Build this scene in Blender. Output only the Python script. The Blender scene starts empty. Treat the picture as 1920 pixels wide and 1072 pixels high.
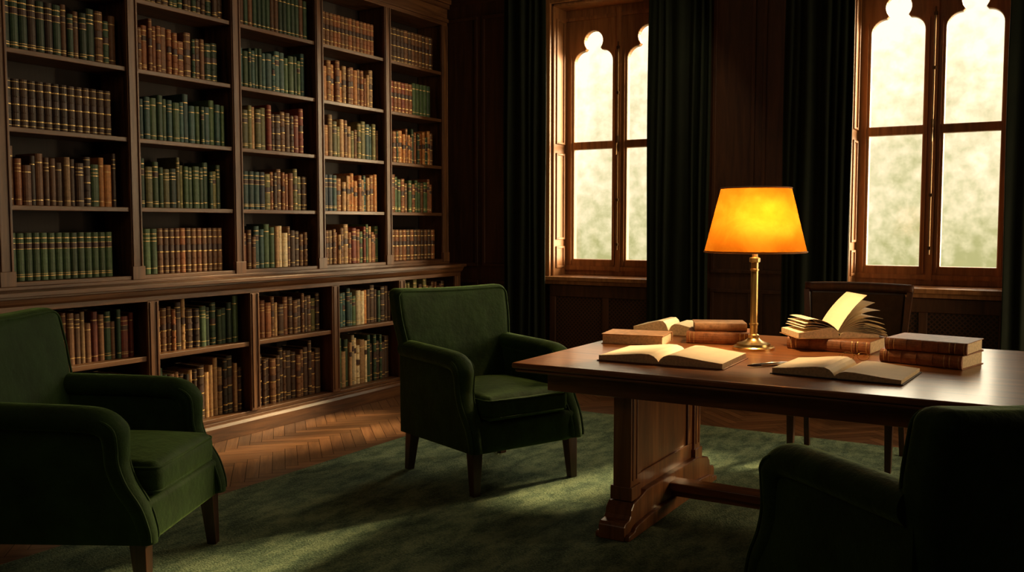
import bpy, bmesh, math, random
from mathutils import Vector, Matrix
random.seed(7)
S=bpy.context.scene
COL=S.collection
RUGZ=0.012
# ------------------------------------------------------------------ materials
def newmat(name):
    m=bpy.data.materials.new(name); m.use_nodes=True
    nt=m.node_tree; b=nt.nodes['Principled BSDF']
    return m,nt,b
def N(nt,t,**k):
    n=nt.nodes.new(t)
    for a,v in k.items():
        if a.startswith('i_'): n.inputs[a[2:].replace('_',' ')].default_value=v
        else: setattr(n,a,v)
    return n
def L(nt,a,b): nt.links.new(a,b)
def ramp(nt,fac,stops):
    r=nt.nodes.new('ShaderNodeValToRGB')
    e=r.color_ramp.elements
    e[0].position=stops[0][0]; e[0].color=(*stops[0][1],1)
    e[1].position=stops[-1][0]; e[1].color=(*stops[-1][1],1)
    for p,c in stops[1:-1]:
        x=e.new(p); x.color=(*c,1)
    L(nt,fac,r.inputs[0]); return r.outputs[0]
def wood(name,c1,c2,rough=.4,axis='z',scale=1.0,rot=0,attr=None,coat=0.0):
    m,nt,b=newmat(name)
    tc=N(nt,'ShaderNodeTexCoord'); mp=N(nt,'ShaderNodeMapping')
    st={'x':(1.2,14,14),'y':(14,1.2,14),'z':(14,14,1.2)}[axis]
    mp.inputs['Scale'].default_value=[s*scale for s in st]
    src=tc.outputs['Object']
    if rot:
        mr=N(nt,'ShaderNodeMapping'); mr.inputs['Rotation'].default_value=(0,0,rot)
        L(nt,src,mr.inputs[0]); src=mr.outputs[0]
    L(nt,src,mp.inputs[0])
    n1=N(nt,'ShaderNodeTexNoise',i_Scale=1.6,i_Detail=7.0,i_Roughness=.6,i_Distortion=.8)
    L(nt,mp.outputs[0],n1.inputs['Vector'])
    col=ramp(nt,n1.outputs[0],[(.3,c1),(.52,[(a+c)/2 for a,c in zip(c1,c2)]),(.72,c2)])
    if attr:
        at=N(nt,'ShaderNodeAttribute',attribute_name=attr)
        mx=N(nt,'ShaderNodeMix',data_type='RGBA',blend_type='MULTIPLY')
        mx.inputs[0].default_value=1.0
        L(nt,col,mx.inputs[6]); L(nt,at.outputs['Color'],mx.inputs[7]); col=mx.outputs[2]
    L(nt,col,b.inputs['Base Color'])
    b.inputs['Roughness'].default_value=rough
    b.inputs['Coat Weight'].default_value=coat
    b.inputs['Coat Roughness'].default_value=.18
    bp=N(nt,'ShaderNodeBump',i_Strength=.12,i_Distance=.01)
    L(nt,n1.outputs[0],bp.inputs['Height']); L(nt,bp.outputs[0],b.inputs['Normal'])
    return m
def velvet(name,c,dark=.5,scale=9,sheen=.35,sc=(.3,.5,.15)):
    m,nt,b=newmat(name)
    tc=N(nt,'ShaderNodeTexCoord')
    n1=N(nt,'ShaderNodeTexNoise',i_Scale=scale,i_Detail=5.0,i_Roughness=.6)
    L(nt,tc.outputs['Object'],n1.inputs['Vector'])
    col=ramp(nt,n1.outputs[0],[(.3,[x*dark for x in c]),(.7,c)])
    L(nt,col,b.inputs['Base Color'])
    b.inputs['Roughness'].default_value=.75
    b.inputs['Sheen Weight'].default_value=sheen
    b.inputs['Sheen Roughness'].default_value=.35
    b.inputs['Sheen Tint'].default_value=(*sc,1)
    b.inputs['Specular IOR Level'].default_value=.2
    n2=N(nt,'ShaderNodeTexNoise',i_Scale=350.0,i_Detail=2.0)
    L(nt,tc.outputs['Object'],n2.inputs['Vector'])
    bp=N(nt,'ShaderNodeBump',i_Strength=.15,i_Distance=.003)
    L(nt,n2.outputs[0],bp.inputs['Height'])
    bp2=N(nt,'ShaderNodeBump',i_Strength=.35,i_Distance=.03)
    L(nt,n1.outputs[0],bp2.inputs['Height']); L(nt,bp.outputs[0],bp2.inputs['Normal'])
    L(nt,bp2.outputs[0],b.inputs['Normal'])
    return m
def leather(name,c,rough=.5,var=.5):
    m,nt,b=newmat(name)
    tc=N(nt,'ShaderNodeTexCoord'); oi=N(nt,'ShaderNodeObjectInfo')
    n1=N(nt,'ShaderNodeTexNoise',i_Scale=28.0,i_Detail=6.0,i_Roughness=.7)
    L(nt,tc.outputs['Object'],n1.inputs['Vector'])
    col=ramp(nt,n1.outputs[0],[(.3,[x*.5 for x in c]),(.75,[x*1.4 for x in c])])
    mr=N(nt,'ShaderNodeMapRange'); mr.inputs[3].default_value=1-var*.5; mr.inputs[4].default_value=1+var*.5
    L(nt,oi.outputs['Random'],mr.inputs[0])
    hs=N(nt,'ShaderNodeHueSaturation')
    L(nt,col,hs.inputs['Color']); L(nt,mr.outputs[0],hs.inputs['Value'])
    L(nt,hs.outputs[0],b.inputs['Base Color'])
    b.inputs['Roughness'].default_value=rough
    b.inputs['Specular IOR Level'].default_value=.35
    bp=N(nt,'ShaderNodeBump',i_Strength=.2,i_Distance=.002)
    L(nt,n1.outputs[0],bp.inputs['Height']); L(nt,bp.outputs[0],b.inputs['Normal'])
    return m
def simple(name,c,rough=.5,metal=0.0,noise=.15,scale=20):
    m,nt,b=newmat(name)
    tc=N(nt,'ShaderNodeTexCoord')
    n1=N(nt,'ShaderNodeTexNoise',i_Scale=scale,i_Detail=4.0)
    L(nt,tc.outputs['Object'],n1.inputs['Vector'])
    col=ramp(nt,n1.outputs[0],[(.3,[x*(1-noise) for x in c]),(.7,[min(1,x*(1+noise)) for x in c])])
    L(nt,col,b.inputs['Base Color'])
    b.inputs['Roughness'].default_value=rough; b.inputs['Metallic'].default_value=metal
    return m
# ------------------------------------------------------------------ mesh builder
class MB:
    def __init__(s): s.v=[]; s.f=[]; s.m=[]
    def add(s,v,f,m=0,M=None):
        o=len(s.v)
        if M is not None: v=[tuple(M@Vector(p)) for p in v]
        s.v+= [tuple(p) for p in v]
        s.f+=[[i+o for i in q] for q in f]
        s.m+= (m if isinstance(m,list) else [m]*len(f))
        return s
    def box(s,x0,x1,y0,y1,z0,z1,m=0,M=None):
        v=[(x,y,z) for x in(x0,x1) for y in(y0,y1) for z in(z0,z1)]
        f=[(0,1,3,2),(4,6,7,5),(0,4,5,1),(2,3,7,6),(0,2,6,4),(1,5,7,3)]
        return s.add(v,f,m,M)
    def prism(s,prof,a0,a1,axis,m=0,M=None):
        def P(u,w,a): return {'x':(a,u,w),'y':(u,a,w),'z':(u,w,a)}[axis]
        n=len(prof)
        v=[P(u,w,a0) for u,w in prof]+[P(u,w,a1) for u,w in prof]
        f=[[i,(i+1)%n,(i+1)%n+n,i+n] for i in range(n)]+[list(range(n))[::-1],[i+n for i in range(n)]]
        return s.add(v,f,m,M)
    def lathe(s,prof,n=32,m=0,M=None,cap=True):
        v=[];f=[]
        for r,z in prof:
            for k in range(n):
                a=2*math.pi*k/n; v.append((r*math.cos(a),r*math.sin(a),z))
        for i in range(len(prof)-1):
            for k in range(n):
                f.append([i*n+k,i*n+(k+1)%n,(i+1)*n+(k+1)%n,(i+1)*n+k])
        if cap:
            f.append(list(range(n))[::-1]); f.append([(len(prof)-1)*n+k for k in range(n)])
        return s.add(v,f,m,M)
    def tube(s,path,rad,n=12,m=0,M=None,up=(0,1,0),rb=None):
        P=[Vector(p) for p in path]; U=Vector(up); v=[];f=[]
        for i,p in enumerate(P):
            t=(P[min(i+1,len(P)-1)]-P[max(i-1,0)]).normalized()
            u=(U-t*U.dot(t)).normalized(); w=t.cross(u)
            r1=rad[i] if isinstance(rad,(list,tuple)) else rad
            r2=(rb[i] if isinstance(rb,(list,tuple)) else rb) if rb else r1
            for k in range(n):
                a=2*math.pi*k/n
                v.append(p+u*r1*math.cos(a)+w*r2*math.sin(a))
        for i in range(len(P)-1):
            for k in range(n):
                f.append([i*n+k,i*n+(k+1)%n,(i+1)*n+(k+1)%n,(i+1)*n+k])
        f.append(list(range(n))[::-1]); f.append([(len(P)-1)*n+k for k in range(n)])
        return s.add(v,f,m,M)
    def rbox(s,c,size,r,n=4,k=5,m=0,deform=None,M=None):
        h=[x/2 for x in size]
        def ax(H):
            rr=min(r,H*.999); a=[-H+rr-rr*math.tan(math.radians(45*(n-i)/n)) for i in range(n)]
            inn=[-H+rr+(2*H-2*rr)*i/k for i in range(k+1)]
            return a+inn+[-x for x in a[::-1]],rr
        A=[ax(H) for H in h]; ids={}; v=[];f=[]
        def vid(p):
            key=tuple(round(x,6) for x in p)
            if key not in ids:
                q=[max(-h[i]+A[i][1],min(h[i]-A[i][1],p[i])) for i in range(3)]
                d=Vector([p[i]-q[i] for i in range(3)])
                if d.length>1e-9: d=d.normalized()*r
                o=[q[i]+d[i]+c[i] for i in range(3)]
                if deform: o=deform(*o)
                ids[key]=len(v); v.append(tuple(o))
            return ids[key]
        for a in range(3):
            b_,c_=[(1,2),(2,0),(0,1)][a]
            for sg in(-1,1):
                for i in range(len(A[b_][0])-1):
                    for j in range(len(A[c_][0])-1):
                        q=[]
                        for (di,dj) in((0,0),(1,0),(1,1),(0,1)):
                            p=[0,0,0]; p[a]=sg*h[a]; p[b_]=A[b_][0][i+di]; p[c_]=A[c_][0][j+dj]
                            q.append(vid(p))
                        if sg<0: q=q[::-1]
                        f.append(q)
        return s.add(v,f,m,M)
    def obj(s,name,mats,parent=None,loc=(0,0,0),rot=0,smooth=False,bevel=0,origin=None,seg=2,split=0):
        me=bpy.data.meshes.new(name)
        v=s.v
        if origin is not None: v=[(a-origin[0],b-origin[1],c-origin[2]) for a,b,c in v]
        me.from_pydata(v,[],s.f)
        for mt in (mats if isinstance(mats,(list,tuple)) else [mats]): me.materials.append(mt)
        me.polygons.foreach_set('material_index',s.m)
        if smooth: me.polygons.foreach_set('use_smooth',[True]*len(me.polygons))
        me.validate(); me.update()
        bm=bmesh.new(); bm.from_mesh(me); bmesh.ops.recalc_face_normals(bm,faces=bm.faces); bm.to_mesh(me); bm.free()
        o=bpy.data.objects.new(name,me); COL.objects.link(o)
        o.location=loc; o.rotation_euler=(0,0,rot)
        if parent: o.parent=parent
        if bevel:
            md=o.modifiers.new('b','BEVEL'); md.width=bevel; md.segments=seg; md.limit_method='ANGLE'; md.angle_limit=math.radians(40)
        if split:
            md=o.modifiers.new('e','EDGE_SPLIT'); md.split_angle=math.radians(split)
        return o
def tag(o,label=None,cat=None,group=None,kind=None):
    if label: o['label']=label
    if cat: o['category']=cat
    if group: o['group']=group
    if kind: o['kind']=kind
    return o
def empty(name,loc,rot=0,label=None,cat=None,group=None):
    o=bpy.data.objects.new(name,None); COL.objects.link(o); o.location=loc; o.rotation_euler=(0,0,rot)
    o.empty_display_size=.1
    tag(o,label,cat,group); return o
def structure(o,label=None,cat=None):
    o['kind']='structure'
    if label: o['label']=label
    if cat: o['category']=cat
    return o
def clone(o,parent=None,loc=None,rot=None):
    c=o.copy(); COL.objects.link(c)
    if parent is not None: c.parent=parent
    if loc is not None: c.location=loc
    if rot is not None: c.rotation_euler=(0,0,rot)
    return c
def clone_tree(root,loc,rot,label):
    c=root.copy(); COL.objects.link(c); c.location=loc; c.rotation_euler=(0,0,rot); c['label']=label
    kids=[]
    for ch in root.children:
        k=ch.copy(); COL.objects.link(k); k.parent=c; kids.append(k)
    return c,kids
def catmull(P,n=6):
    P=[Vector(p) for p in P]; out=[]
    for i in range(len(P)-1):
        p0=P[max(i-1,0)];p1=P[i];p2=P[i+1];p3=P[min(i+2,len(P)-1)]
        for k in range(n):
            t=k/n
            out.append(.5*((2*p1)+(p2-p0)*t+(2*p0-5*p1+4*p2-p3)*t*t+(3*p1-p0-3*p2+p3)*t**3))
    out.append(P[-1]); return out
# palette
W1,W2=(.052,.021,.009),(.20,.088,.034)
m_shelfw=wood('bookcase_oak_vertical',W1,W2,.40,'z')
m_shelfy=wood('bookcase_oak_horizontal',W1,W2,.40,'y')
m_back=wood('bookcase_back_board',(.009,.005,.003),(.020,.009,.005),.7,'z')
m_panel=wood('wall_panel_wood',(.038,.015,.007),(.108,.043,.017),.5,'z',.8)
m_panelx=wood('wall_panel_wood_horizontal',(.038,.015,.007),(.108,.043,.017),.5,'x',.8)
m_win=wood('window_frame_wood',(.20,.085,.03),(.46,.21,.08),.38,'z')
m_table=wood('table_mahogany',(.12,.038,.011),(.38,.14,.038),.32,'x',.8,coat=.2)
m_tablez=wood('table_mahogany_vertical',(.12,.040,.012),(.36,.14,.040),.34,'z',.8,coat=.15)
m_leg=wood('dark_leg_wood',(.03,.011,.005),(.09,.034,.014),.35,'z')
m_floorA=wood('parquet_a',(.14,.06,.024),(.31,.15,.062),.40,'x',1.5,rot=math.radians(-45),attr='pc',coat=.1)
m_floorB=wood('parquet_b',(.14,.06,.024),(.31,.15,.062),.40,'x',1.5,rot=math.radians(45),attr='pc',coat=.1)
m_gap=simple('parquet_gap',(.02,.01,.005),.8)
m_velvet=velvet('green_velvet',(.030,.068,.017),.5,7,.75,(.30,.48,.14))
m_curt=velvet('curtain_velvet',(.008,.014,.006),.6,3,.05)
m_brass=simple('aged_brass',(.58,.40,.16),.30,1.0,.12,8)
m_iron=simple('dark_bronze',(.12,.07,.03),.4,.9)
m_ceil=simple('ceiling_plaster',(.12,.08,.05),.9)
m_gold=simple('gold_tooling',(.62,.42,.16),.4,.6,.3,60)
m_page=simple('paper_edges',(.66,.50,.29),.8,0,.2,90)
m_white=simple('paper_page',(.86,.72,.48),.75,0,.06,15)
m_lab=simple('dark_spine_label',(.05,.02,.012),.5)
m_brownleather=leather('brown_leather_cover',(.28,.105,.036),.55,.3)
m_tanleather=leather('tan_leather_cover',(.36,.18,.075),.6,.3)
m_blackleather=leather('dark_leather_cover',(.035,.02,.012),.45,.2)
m_silver=simple('polished_silver',(.9,.87,.80),.3,.8)
def rugmat():
    m,nt,b=newmat('green_rug_pile')
    tc=N(nt,'ShaderNodeTexCoord')
    n1=N(nt,'ShaderNodeTexNoise',i_Scale=6.0,i_Detail=8.0,i_Roughness=.66,i_Distortion=.15)
    mp=N(nt,'ShaderNodeMapping'); mp.inputs['Scale'].default_value=(1.7,.75,1)
    L(nt,tc.outputs['Object'],mp.inputs[0]); L(nt,mp.outputs[0],n1.inputs['Vector'])
    n2=N(nt,'ShaderNodeTexNoise',i_Scale=110.0,i_Detail=3.0)
    L(nt,tc.outputs['Object'],n2.inputs['Vector'])
    ad=N(nt,'ShaderNodeMath',operation='MULTIPLY_ADD'); ad.inputs[1].default_value=.55
    L(nt,n2.outputs[0],ad.inputs[0]); L(nt,n1.outputs[0],ad.inputs[2])
    col=ramp(nt,ad.outputs[0],[(.62,(.034,.070,.050)),(.75,(.115,.185,.112)),(.90,(.25,.33,.19))])
    L(nt,col,b.inputs['Base Color']); b.inputs['Roughness'].default_value=.95
    b.inputs['Specular IOR Level'].default_value=.1
    b.inputs['Sheen Weight'].default_value=.3; b.inputs['Sheen Tint'].default_value=(.5,.6,.4,1)
    bp=N(nt,'ShaderNodeBump',i_Strength=1.0,i_Distance=.016)
    L(nt,ad.outputs[0],bp.inputs['Height']); L(nt,bp.outputs[0],b.inputs['Normal'])
    return m
m_rug=rugmat()
def glassmat():
    m=bpy.data.materials.new('window_glass'); m.use_nodes=True; nt=m.node_tree; nt.nodes.clear()
    o=N(nt,'ShaderNodeOutputMaterial'); t=N(nt,'ShaderNodeBsdfTransparent'); g=N(nt,'ShaderNodeBsdfGlossy'); g.inputs['Roughness'].default_value=.05
    mx=N(nt,'ShaderNodeMixShader'); mx.inputs[0].default_value=.04
    t.inputs[0].default_value=(.98,.97,.93,1)
    L(nt,t.outputs[0],mx.inputs[1]); L(nt,g.outputs[0],mx.inputs[2]); L(nt,mx.outputs[0],o.inputs[0]); return m
m_glass=glassmat()
def shademat():
    m=bpy.data.materials.new('amber_parchment_shade'); m.use_nodes=True; nt=m.node_tree; nt.nodes.clear()
    o=N(nt,'ShaderNodeOutputMaterial'); t=N(nt,'ShaderNodeBsdfTranslucent'); d=N(nt,'ShaderNodeBsdfDiffuse')
    tc=N(nt,'ShaderNodeTexCoord'); n=N(nt,'ShaderNodeTexNoise',i_Scale=5.5,i_Detail=9.0,i_Roughness=.62,i_Distortion=.4)
    L(nt,tc.outputs['Object'],n.inputs['Vector'])
    c=ramp(nt,n.outputs[0],[(.34,(.085,.024,.0010)),(.5,(.110,.036,.0018)),(.68,(.15,.056,.0040))])
    L(nt,c,t.inputs[0]); d.inputs[0].default_value=(.35,.16,.04,1)
    mx=N(nt,'ShaderNodeMixShader'); mx.inputs[0].default_value=.15
    L(nt,t.outputs[0],mx.inputs[1]); L(nt,d.outputs[0],mx.inputs[2]); L(nt,mx.outputs[0],o.inputs[0]); return m
m_shade=shademat()
def grillemat():
    m,nt,b=newmat('diamond_lattice_grille')
    tc=N(nt,'ShaderNodeTexCoord'); mp=N(nt,'ShaderNodeMapping'); mp.inputs['Rotation'].default_value=(0,math.radians(45),0); mp.inputs['Scale'].default_value=(38,38,38)
    L(nt,tc.outputs['Object'],mp.inputs[0])
    sp=N(nt,'ShaderNodeSeparateXYZ'); L(nt,mp.outputs[0],sp.inputs[0])
    outs=[]
    for ax in('X','Z'):
        f=N(nt,'ShaderNodeMath',operation='FRACT'); L(nt,sp.outputs[ax],f.inputs[0])
        g=N(nt,'ShaderNodeMath',operation='LESS_THAN'); g.inputs[1].default_value=.35; L(nt,f.outputs[0],g.inputs[0]); outs.append(g.outputs[0])
    mxm=N(nt,'ShaderNodeMath',operation='MAXIMUM'); L(nt,outs[0],mxm.inputs[0]); L(nt,outs[1],mxm.inputs[1])
    L(nt,ramp(nt,mxm.outputs[0],[(.4,(.010,.005,.003)),(.6,(.07,.028,.011))]),b.inputs['Base Color'])
    bp=N(nt,'ShaderNodeBump',i_Strength=.6,i_Distance=.01); L(nt,mxm.outputs[0],bp.inputs['Height']); L(nt,bp.outputs[0],b.inputs['Normal'])
    return m
m_grille=grillemat()

# ------------------------------------------------------------------ room
XL,XR,YF,YB,ZC=-5.32,2.6,-1.2,7.45,3.75
def build_floor():
    w=.075; m_=6; a45=math.radians(45)
    bm=bmesh.new(); lay=bm.loops.layers.float_color.new('pc')
    R=Matrix.Rotation(a45,2)
    rng=110
    def quad(x0,y0,x1,y1,mi):
        cx,cy=(x0+x1)/2*w,(y0+y1)/2*w
        c=R@Vector((cx,cy)); c.x-=1.4; c.y+=3
        if not(XL-.4<c.x<XR+.4 and YF-.4<c.y<YB+.4): return
        g=.02
        vs=[]
        for (a,b) in((x0+g,y0+g),(x1-g,y0+g),(x1-g,y1-g),(x0+g,y1-g)):
            p=R@Vector((a*w,b*w)); vs.append(bm.verts.new((p.x-1.4,p.y+3,0)))
        f=bm.faces.new(vs); f.material_index=mi
        k=random.uniform(.6,1.15)
        for l in f.loops: l[lay]=(k,k*random.uniform(.95,1.02),k,1)
    for y in range(-rng,rng):
        for n in range(-12,12):
            x0=y+2*m_*n; quad(x0,y,x0+m_,y+1,0)
    for x in range(-rng,rng):
        for n in range(-12,12):
            y0=x+1+2*m_*n; quad(x,y0,x+1,y0+m_,1)
    for co,no in(((XL,0,0),(-1,0,0)),((XR,0,0),(1,0,0)),((0,YF,0),(0,-1,0)),((0,YB,0),(0,1,0))):
        bmesh.ops.bisect_plane(bm,geom=bm.verts[:]+bm.edges[:]+bm.faces[:],plane_co=co,plane_no=no,clear_outer=True)
    r=bmesh.ops.create_cube(bm,size=1)
    for v in r['verts']:
        v.co=Vector(((XL+XR)/2+v.co.x*(XR-XL+.8),(YF+YB)/2+v.co.y*(YB-YF+.8),-.0515+v.co.z*.1))
    for f in bm.faces:
        if all(v in r['verts'] for v in f.verts): f.material_index=2
    me=bpy.data.meshes.new('floor'); bm.to_mesh(me); bm.free()
    for m in(m_floorA,m_floorB,m_gap): me.materials.append(m)
    o=bpy.data.objects.new('floor',me); COL.objects.link(o)
    structure(o,'warm brown herringbone oak parquet floor','floor')
build_floor()
T=.35
structure(MB().box(XL-T,XL,YF-T,YB+T,0,ZC).obj('wall_left',m_panel),'dark wood panelled wall behind the bookcase','wall')
structure(MB().box(XR,XR+T,YF-T,YB+T,0,ZC).obj('wall_right',m_panel),'dark wood panelled wall','wall')
structure(MB().box(XL,XR,YF-T,YF,0,ZC).obj('wall_front',m_panel),'dark wood panelled wall','wall')
structure(MB().box(XL-T,XR+T,YF-T,YB+T,ZC,ZC+.2).obj('ceiling',m_ceil),'dark plaster ceiling','ceiling')
WC=[-3.5,-.915]; HW=.56; ZS,ZT=.98,3.42
b=MB(); xs=[XL]+[q for c in WC for q in(c-HW,c+HW)]+[XR]
for i in range(0,len(xs),2): b.box(xs[i],xs[i+1],YB,YB+T,0,ZC)
for c in WC:
    b.box(c-HW,c+HW,YB,YB+T,0,ZS); b.box(c-HW,c+HW,YB,YB+T,ZT,ZC)
structure(b.obj('wall_back',m_panel),'dark wood panelled wall with two tall window openings','wall')
tn=[0]
def trim(b,mat,label,cat='trim',bev=.004):
    tn[0]+=1
    return structure(b.obj('trim_%d'%tn[0],mat,bevel=bev),label,cat)
def frame(b,x0,x1,z0,z1,y,w=.03,d=.02):
    b.box(x0,x1,y-d,y,z0,z0+w); b.box(x0,x1,y-d,y,z1-w,z1)
    b.box(x0,x0+w,y-d,y,z0+w,z1-w); b.box(x1-w,x1,y-d,y,z0+w,z1-w)
b=MB()
for x0,x1 in((-5.25,-4.85),(-4.8,-4.5),(-2.55,-2.2),(-2.14,-1.8),(.25,.9),(1.0,1.7),(1.8,2.5)):
    frame(b,x0,x1,1.05,3.4,YB); frame(b,x0,x1,.22,.92,YB)
trim(b,m_panel,'raised wood panel mouldings','wall panelling')
b=MB()
b.box(XL+.02,XR,YB-.02,YB,.0,.15); b.box(XL+.02,XR,YB-.03,YB,.15,.17)
structure(b.obj('baseboard_back',m_panelx,bevel=.004),'dark wood baseboard','baseboard')
b=MB()
b.prism([(YB,3.75),(YB-.16,3.75),(YB-.15,3.70),(YB-.06,3.62),(YB-.05,3.55),(YB,3.52)],XL+.02,XR,'x')
trim(b,m_panelx,'dark wood cornice moulding','cornice')
def arch_pts(cx,zb,hw=.2):
    p=[(cx-hw,zb),(cx+hw,zb)]
    for k in range(0,9):
        a=math.radians(0+88*k/8); p.append((cx+.085+.115*math.cos(a),2.92+.115*math.sin(a)))
    for k in range(0,17):
        a=math.radians(-38+256*k/16); p.append((cx+.0+.102*math.cos(a),3.108+.102*math.sin(a)))
    for k in range(0,9):
        a=math.radians(92+88*k/8); p.append((cx-.085+.115*math.cos(a),2.92+.115*math.sin(a)))
    return p
def curve_mesh(polys,ext,bev):
    cu=bpy.data.curves.new('c','CURVE'); cu.dimensions='2D'; cu.fill_mode='BOTH'; cu.extrude=ext; cu.bevel_depth=bev; cu.bevel_resolution=1
    for P in polys:
        sp=cu.splines.new('POLY'); sp.points.add(len(P)-1); sp.use_cyclic_u=True
        for i,q in enumerate(P): sp.points[i].co=(q[0],q[1],0,1)
    o=bpy.data.objects.new('c',cu); COL.objects.link(o)
    dg=bpy.context.evaluated_depsgraph_get(); dg.update()
    me=bpy.data.meshes.new_from_object(o.evaluated_get(dg)); bpy.data.objects.remove(o)
    v=[(x.co.x,-x.co.z,x.co.y) for x in me.vertices]; f=[list(p.vertices) for p in me.polygons]
    bpy.data.meshes.remove(me); return v,f
YG=YB+.28
for wi,c in enumerate(WC):
    org=(c,YG,ZS)
    polys=[[(-HW+.01,ZS+.01),(HW-.01,ZS+.01),(HW-.01,ZT-.01),(-HW+.01,ZT-.01)]]
    for s in(-1,1):
        lc=s*.265
        polys.append([(lc-.2,1.12),(lc+.2,1.12),(lc+.2,2.145),(lc-.2,2.145)])
        polys.append(arch_pts(lc,2.195))
    v,f=curve_mesh(polys,.022,.010)
    b=MB(); b.add([(x+c,y+YG,z) for x,y,z in v],f,0)
    for s in(-1,1):
        lc=c+s*.265
        for x in(lc-.225,lc+.213): b.box(x,x+.012,YG-.045,YG-.03,1.08,3.0)
    b.box(c-.022,c+.022,YG-.06,YG-.03,1.02,3.38)
    b.box(c-HW+.01,c+HW-.01,YG-.05,YG-.03,1.03,1.065); b.box(c-HW+.01,c+HW-.01,YG-.05,YG-.03,3.3,3.33)
    for s in(-1,1):
        b.box(c+s*.265-.21,c+s*.265+.21,YG-.003,YG+.003,1.1,3.24,1)
    o=b.obj('window_%d'%(wi+1),[m_win,m_glass],loc=org,origin=org)
    structure(o,'tall wooden casement window with trefoil arched lights','window')
    h=MB(); h.box(-.012,.012,-.012,0,-.07,.07); h.tube([(0,-.005,0),(0,-.04,0),(0,-.045,-.02),(0,-.045,-.10)],[.007,.008,.008,.006],8,up=(1,0,0))
    h.tube([(0,-.012,-.95),(0,-.012,.9)],.006,6,up=(1,0,0))
    for z in(-.9,-.5,.45,.85): h.box(-.012,.012,-.02,0,z-.012,z+.012)
    h.obj('window_handle',m_iron,parent=o,loc=(0,-.06,2.17-ZS))
    t=MB()
    for s in(-1,1):
        x=c+s*HW
        t.box(min(x,x-s*.02),max(x,x-s*.02),YB+.01,YG-.03,ZS,ZT)
        for z0,z1 in((1.05,1.25),(1.31,2.1),(2.18,3.3)):
            xa,xb=sorted((x-s*.02,x-s*.032))
            t.box(xa,xb,YB+.05,YB+.075,z0,z1);t.box(xa,xb,YB+.19,YB+.215,z0,z1)
            t.box(xa,xb,YB+.075,YB+.19,z0,z0+.02);t.box(xa,xb,YB+.075,YB+.19,z1-.02,z1)
        xa,xb=sorted((x-s*.0,x+s*.07))
        t.box(xa,xb,YB-.035,YB-.001,ZS,ZT+.07)
        xa,xb=sorted((x+s*.05,x+s*.07)); t.box(xa,xb,YB-.05,YB-.035,ZS,ZT+.07)
    t.box(c-HW,c+HW,YB-.035,YB-.001,ZT,ZT+.07); t.box(c-HW-.09,c+HW+.09,YB-.07,YB-.0,ZT+.07,ZT+.11)
    t.box(c-HW,c+HW,YB+.01,YG-.03,ZT-.02,ZT)
    trim(t,m_win,'wooden window casing with panelled reveals','window casing')
    t=MB(); t.box(c-HW-.06,c+HW+.06,YB-.09,YB-.001,ZS-.035,ZS); t.box(c-HW,c+HW,YB-.001,YG-.03,ZS-.02,ZS+.003)
    t.box(c-HW-.04,c+HW+.04,YB-.06,YB-.001,ZS-.07,ZS-.035)
    trim(t,m_win,'wooden window sill','window sill')
    t=MB()
    t.box(c-HW,c+HW,YB-.03,YB-.001,.17,.30); t.box(c-HW,c+HW,YB-.03,YB-.001,.80,.905)
    for x in(c-HW,c-.03,c+HW-.06): t.box(x,x+.06,YB-.03,YB-.001,.3,.8)
    t.box(c-HW+.06,c+HW-.06,YB-.015,YB-.001,.3,.8,1)
    trim(t,[m_panel,m_grille],'radiator cover panel with diamond lattice grille','radiator grille')
def curtain(x0,x1,y,folds,label):
    nx=folds*14; nz=16; v=[];f=[]
    ph=random.random()*6; p2=random.random()*6
    for j in range(nz+1):
        z=.005+(3.74-.005)*j/nz
        for i in range(nx+1):
            u=i/nx
            uu=u+.07*math.sin(2*math.pi*u*1.4+p2)
            a=.028*(1-.2*j/nz)*(.7+.45*math.sin(4.1*u+p2))
            yy=y+a*math.sin(2*math.pi*folds*uu+ph+.12*math.sin(z*1.1+u*2))+.006*math.sin(4.3*folds*uu+z*.5)
            xx=x0+(x1-x0)*u+.006*math.sin(z*2+u*9)
            v.append((xx,yy,z))
    for j in range(nz):
        for i in range(nx):
            a=j*(nx+1)+i; f.append([a,a+1,a+nx+2,a+nx+1])
    org=((x0+x1)/2,y,0)
    o=MB().add(v,f).obj('curtain',m_curt,loc=org,origin=org,smooth=True)
    s=o.modifiers.new('s','SOLIDIFY'); s.thickness=.008
    tag(o,label,'curtain','green velvet window curtains')
YC=YB-.16
lab='floor-length dark green velvet curtain beside the tall window'
curtain(-4.46,-4.03,YC,5,lab); curtain(-3.06,-2.52,YC,6,lab); curtain(-1.93,-1.42,YC,6,lab); curtain(-.40,.15,YC,6,lab)

# ------------------------------------------------------------------ bookcase
PITCH=.835; ST=[2.095+PITCH*i for i in range(7)]; Y0,Y1=ST[0]-.045,ST[-1]+.045
BX=(-5.0,4.6,0)
bc=empty('bookcase',BX,0,'floor-to-ceiling dark oak built-in bookcase full of books','bookcase')
def bpart(b,name,mat,bev=.003,label=None):
    o=b.obj(name,mat,parent=bc,origin=BX,bevel=bev)
    if label:o['label']=label
    return o
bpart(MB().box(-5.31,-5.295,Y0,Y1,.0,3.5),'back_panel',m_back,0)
b=MB().box(-5.29,-4.85,Y0,Y1,.0,.125); b.prism([(-4.85,.0),(-4.825,.0),(-4.825,.09),(-4.835,.11),(-4.85,.115)],Y0,Y1,'y'); b.box(-5.29,-4.87,Y0,Y1,.125,.15)
bpart(b,'plinth',m_shelfy)
b=MB().box(-5.29,-4.83,Y0-.02,Y1+.02,1.045,1.075); b.prism([(-4.87,.985),(-4.86,.985),(-4.855,1.005),(-4.835,1.02),(-4.82,1.045),(-4.87,1.045)],Y0,Y1,'y')
b.box(-5.29,-4.80,Y0-.02,Y1+.02,1.06,1.085)
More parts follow.
